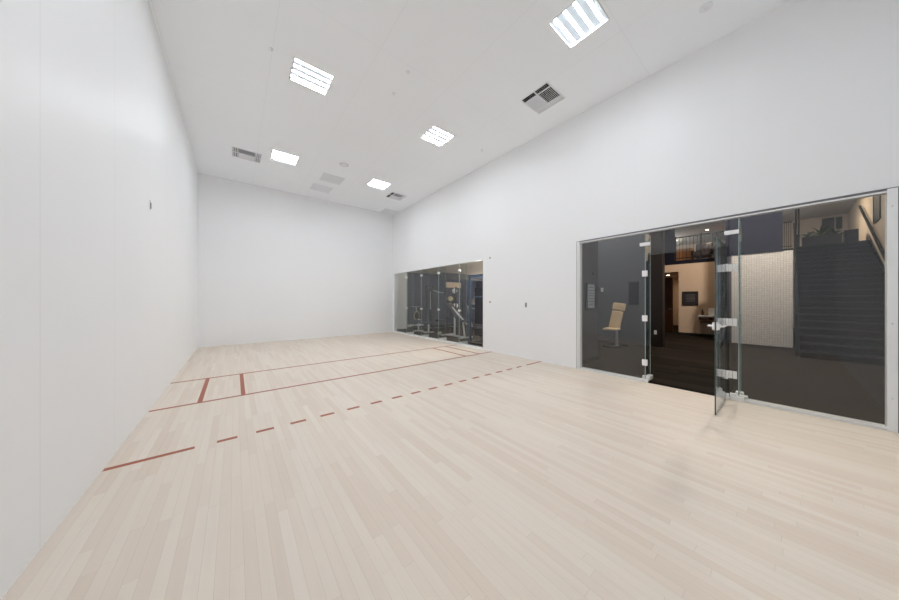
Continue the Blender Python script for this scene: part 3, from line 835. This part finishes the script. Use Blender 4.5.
MB().box(-.16, -.34, .55, -.06, .28, .63).box(-.26, -.20, .50, -.10, .16, .55).build('pad', M['vinyl'], t, .02)
MB().bar((-.24, -.36, 1.5), (-.24, .30, 1.5), .035).build('crossbar', M['navyf'], t)

# rack with balls
t = thing('ball_rack', (7.95, 4.1, 0), 'dark upright storage rack in the gym holding exercise balls', 'storage rack')
for y in (-.36, .36):
    for x in (-.18, .18): MB().box(x-.02, y-.02, 0, x+.02, y+.02, 1.95).build('post', M['gblack'], t, .003)
for z in (.25, .65, 1.04, 1.33, 1.66): MB().box(-.2, -.38, z-.015, .2, .38, z+.015).build('shelf', M['gblack'], t, .003)
def ball(x, y, z, r, mat, label):
    t = thing('exercise_ball', (x, y, z), label, 'ball', 'balls on the gym storage rack')
    MB().sphere((0, 0, r), r).build('shell', M[mat], t, smooth=True)
    MB().torus((0, 0, r), r*.985, .006, 'Y', 24, 6).build('seam', M['gblack'], t)
ball(7.84, 4.22, 1.056, .115, 'yellow', 'ochre ball on the middle shelf of the gym storage rack')
ball(7.84, 4.22, 1.346, .115, 'pale', 'pale yellow ball on the second shelf from the top of the rack')
ball(7.86, 3.88, 1.056, .11, 'gwhite', 'white ball beside the ochre ball on the same shelf')
ball(7.86, 3.88, 1.346, .10, 'rwood', 'brown ball beside the pale yellow ball')
ball(7.86, 3.95, 1.676, .11, 'gwhite', 'white ball on the topmost shelf of the rack')
ball(7.88, 4.15, .666, .13, 'vinyl', 'plum ball on the low shelf of the rack')

# incline bench
t = thing('incline_bench', (7.25, 3.05, 0), 'dark incline bench with light frame behind the gym window', 'bench')
MB().obox((.0, .14, .98), (.30, .80, .07), Matrix.Rotation(math.radians(42), 3, 'X')).build('backrest', M['vinyl'], t, .02)
MB().obox((.0, -.42, .62), (.30, .40, .07), Matrix.Rotation(math.radians(-8), 3, 'X')).build('seat', M['vinyl'], t, .02)
MB().bar((0, -.62, .52), (0, .46, 1.24), .05).bar((0, .10, .05), (0, .10, .90), .05).bar((0, -.5, .05), (0, -.4, .58), .05).build('frame', M['lgrey'], t)
MB().box(-.03, -.62, 0, .03, .62, .05).box(-.30, -.62, 0, .30, -.56, .05).box(-.30, .56, 0, .30, .62, .05).build('base', M['lgrey'], t, .005)

# weight tower with numbered plates
t = thing('weight_tower', (8.0, 5.8, 0), 'dark weight tower with pale plate markings deep in the gym', 'gym machine')
for y in (-.28, .28): MB().box(-.25, y-.04, 0, -.17, y+.04, 2.0).build('upright', M['gblack'], t, .005)
MB().box(-.25, -.32, 2.0, -.10, .32, 2.08).build('top_beam', M['gblack'], t, .005)
MB().box(-.3, -.36, 0, .4, .36, .08).build('base', M['gblack'], t, .005)
s = MB()
for k in range(18): s.box(-.16, -.17, .12+k*.095, .0, .17, .205+k*.095)
s.build('weight_stack', M['gblack'], t, .004)
for k in range(9): MB().box(-.166, -.05, .98+k*.095, -.160, .03, 1.02+k*.095).build('plate_tag', M['gwhite'], t)
MB().box(-.1, -.62, .42, .35, -.34, .50).build('seat', M['vinyl'], t, .02)
MB().bar((-.2, -.3, 1.85), (-.2, -.85, 1.75), .04).tube((-.35, -.85, 1.74), (-.0, -.85, 1.74), .016, n=10).build('pull_arm', M['steel'], t)

# multi bench
t = thing('flat_bench', (7.10, 5.20, 0), 'low slate coloured flat bench on the gym floor', 'bench')
MB().box(-.16, -.55, .38, .16, .55, .46).build('pad', M['navy'], t, .02)
MB().bar((0, -.42, .04), (0, -.42, .38), .05).bar((0, .42, .04), (0, .42, .38), .05).build('frame', M['lgrey'], t)
MB().box(-.25, -.46, 0, .25, -.40, .04).box(-.25, .40, 0, .25, .46, .04).box(-.03, -.40, 0, .03, .40, .04).build('base', M['lgrey'], t, .004)

# hoop and step at the far wall
t = thing('exercise_bike', (7.71, 6.85, 0), 'dark exercise bike with a pale flywheel ring near the white step', 'exercise bike', None, math.radians(26))
fw_ = MB().tube((0, -.012, .62), (0, .012, .62), .19, n=32).build('flywheel', M['gblack'], t, smooth=True)
MB().torus((0, 0, .62), .215, .022, 'Y', 36, 10).build('flywheel_rim', M['pale'], fw_, smooth=True)
b = MB()
for y in (-.05, .05): b.bar((0, y, .62), (-.18, y, .05), .03).bar((0, y, .62), (.45, y, .40), .03)
b.bar((.45, 0, .40), (.40, 0, .85), .045).bar((.45, 0, .40), (.75, 0, .05), .045).bar((-.02, 0, .86), (.45, 0, .40), .04)
b.build('frame', M['gblack'], t)
MB().bar((-.18, -.28, .03), (-.18, .28, .03), .06).bar((.75, -.28, .03), (.75, .28, .03), .06).build('feet', M['gblack'], t)
MB().bar((0, 0, .84), (-.06, 0, 1.08), .04).tube((-.10, -.24, 1.08), (-.10, .24, 1.08), .018, n=10).build('handlebar', M['steel'], t, smooth=True)
MB().obox((.40, 0, .89), (.28, .18, .07), Matrix.Identity(3)).build('saddle', M['gblack'], t, .025)
MB().tube((.30, -.10, .40), (.30, .10, .40), .02, n=10).box(.12, -.22, .30, .24, -.12, .33).build('pedal', M['gwhite'], t)
t = thing('step_platform', (8.05, 7.60, 0), 'long white low step platform at the gym wall', 'step')
MB().box(-.45, -.18, .06, .45, .18, .11).build('top', M['gwhite'], t, .01)
for x in (-.36, .36): MB().box(x-.08, -.15, 0, x+.08, .15, .06).build('foot', M['lgrey'], t, .005)
t = thing('wall_board', (10.75, GYF, 2.30), 'beige board high on the navy gym wall', 'board')
MB().box(-.55, -.03, -.16, .55, 0, .16).build('panel', M['beige'], t, .004)
MB().box(-.57, -.035, -.18, .57, -.0, -.16).box(-.57, -.035, .16, .57, 0, .18).build('frame', M['gblack'], t)
t = thing('dumbbell', (7.1, 3.95, .065), 'small dumbbell with pale heads on the gym floor', 'dumbbell', None, .7)
MB().tube((-.08, 0, 0), (.08, 0, 0), .014, n=10).build('grip', M['steel'], t, smooth=True)
for s in (-1, 1): MB().tube((s*.07, 0, 0), (s*.15, 0, 0), .062, .055, 8).build('weight_head', M['pale'], t)
# treadmill deeper in the gym
t = thing('treadmill', (9.3, 3.4, 0), 'black treadmill in the gym behind the incline bench', 'treadmill')
MB().box(-.38, -.85, .06, .38, .85, .20).box(-.36, -.8, 0, .36, -.7, .06).box(-.36, .7, 0, .36, .8, .06).build('deck', M['gblack'], t, .02)
MB().box(-.26, -.80, .20, .26, .70, .206).build('belt', M['rubber'], t)
for x in (-.36, .36): MB().bar((x, .70, .18), (x, .95, 1.25), .07).build('mast', M['lgrey'], t)
MB().obox((0, .95, 1.28), (.80, .10, .30), Matrix.Rotation(math.radians(-25), 3, 'X')).build('console', M['gblack'], t, .02)
for x in (-.36, .36): MB().tube((x, .90, 1.05), (x, .45, 1.0), .02, n=10).build('handle', M['lgrey'], t, smooth=True)

globe = emission('fill_globe_light', (1, .92, .82, 1), 330)  # glow for unseen globes added to brighten gym, landing and upper floor
for x, y, zc_, lb in ((6.7, .42, GZC, 'added unseen fill globe close to the cable machine'), (9.8, 1.6, GZC, 'added unseen fill globe by the wall shared with the lobby'),
                 (11.0, 3.4, GZC, 'added unseen fill globe deep in the gym, middle'), (12.0, 5.6, GZC, 'added unseen fill globe deep in the gym near the black beam'),
                 (18.0, -4.55, ZL, 'added unseen fill globe over the upper landing behind the dark wall'), (17.5, -.6, 4.5, 'added unseen fill globe of the upper floor behind its dark wall')):
    t = thing('fill_globe', (x, y, zc_), lb, 'lamp', 'added fill globes beyond the glass')
    MB().lathe([(.07, 0), (.07, -.02), (.02, -.03)], n=20).build('canopy', M['gblack'], t, smooth=True)
    MB().tube((0, 0, -.03), (0, 0, -.44), .012, n=10).build('stem', M['gblack'], t, smooth=True)
    MB().sphere((0, 0, -.52), .09).build('globe', globe, t, smooth=True)

# ------------------------------------------------------------------ world, camera, view
w = bpy.data.worlds.new('World'); scene.world = w; w.use_nodes = True
w.node_tree.nodes['Background'].inputs[0].default_value = (.02, .02, .02, 1)
cam = bpy.data.cameras.new('camera'); co = bpy.data.objects.new('camera', cam); C.objects.link(co)
co.location = (.8207, -5.1827, 1.387)
co.rotation_euler = (PI/2, 0, -.70876)
cam.sensor_fit = 'HORIZONTAL'; cam.sensor_width = 36; cam.lens = 272.79*36/899
cam.shift_x = -(468.78-449.5)/899; cam.shift_y = (300.36-300)/899
cam.clip_start = .02; cam.clip_end = 100
scene.camera = co
scene.view_settings.view_transform = 'Standard'
scene.view_settings.look = 'None'
scene.view_settings.exposure = -.18
scene.view_settings.gamma = 1
scene.view_settings.use_curve_mapping = False
cy = scene.cycles
cy.max_bounces = 24; cy.diffuse_bounces = 12; cy.glossy_bounces = 8; cy.transparent_max_bounces = 40; cy.transmission_bounces = 12
cy.sample_clamp_indirect = 8; cy.use_denoising = True
cy.caustics_reflective = False; cy.caustics_refractive = False
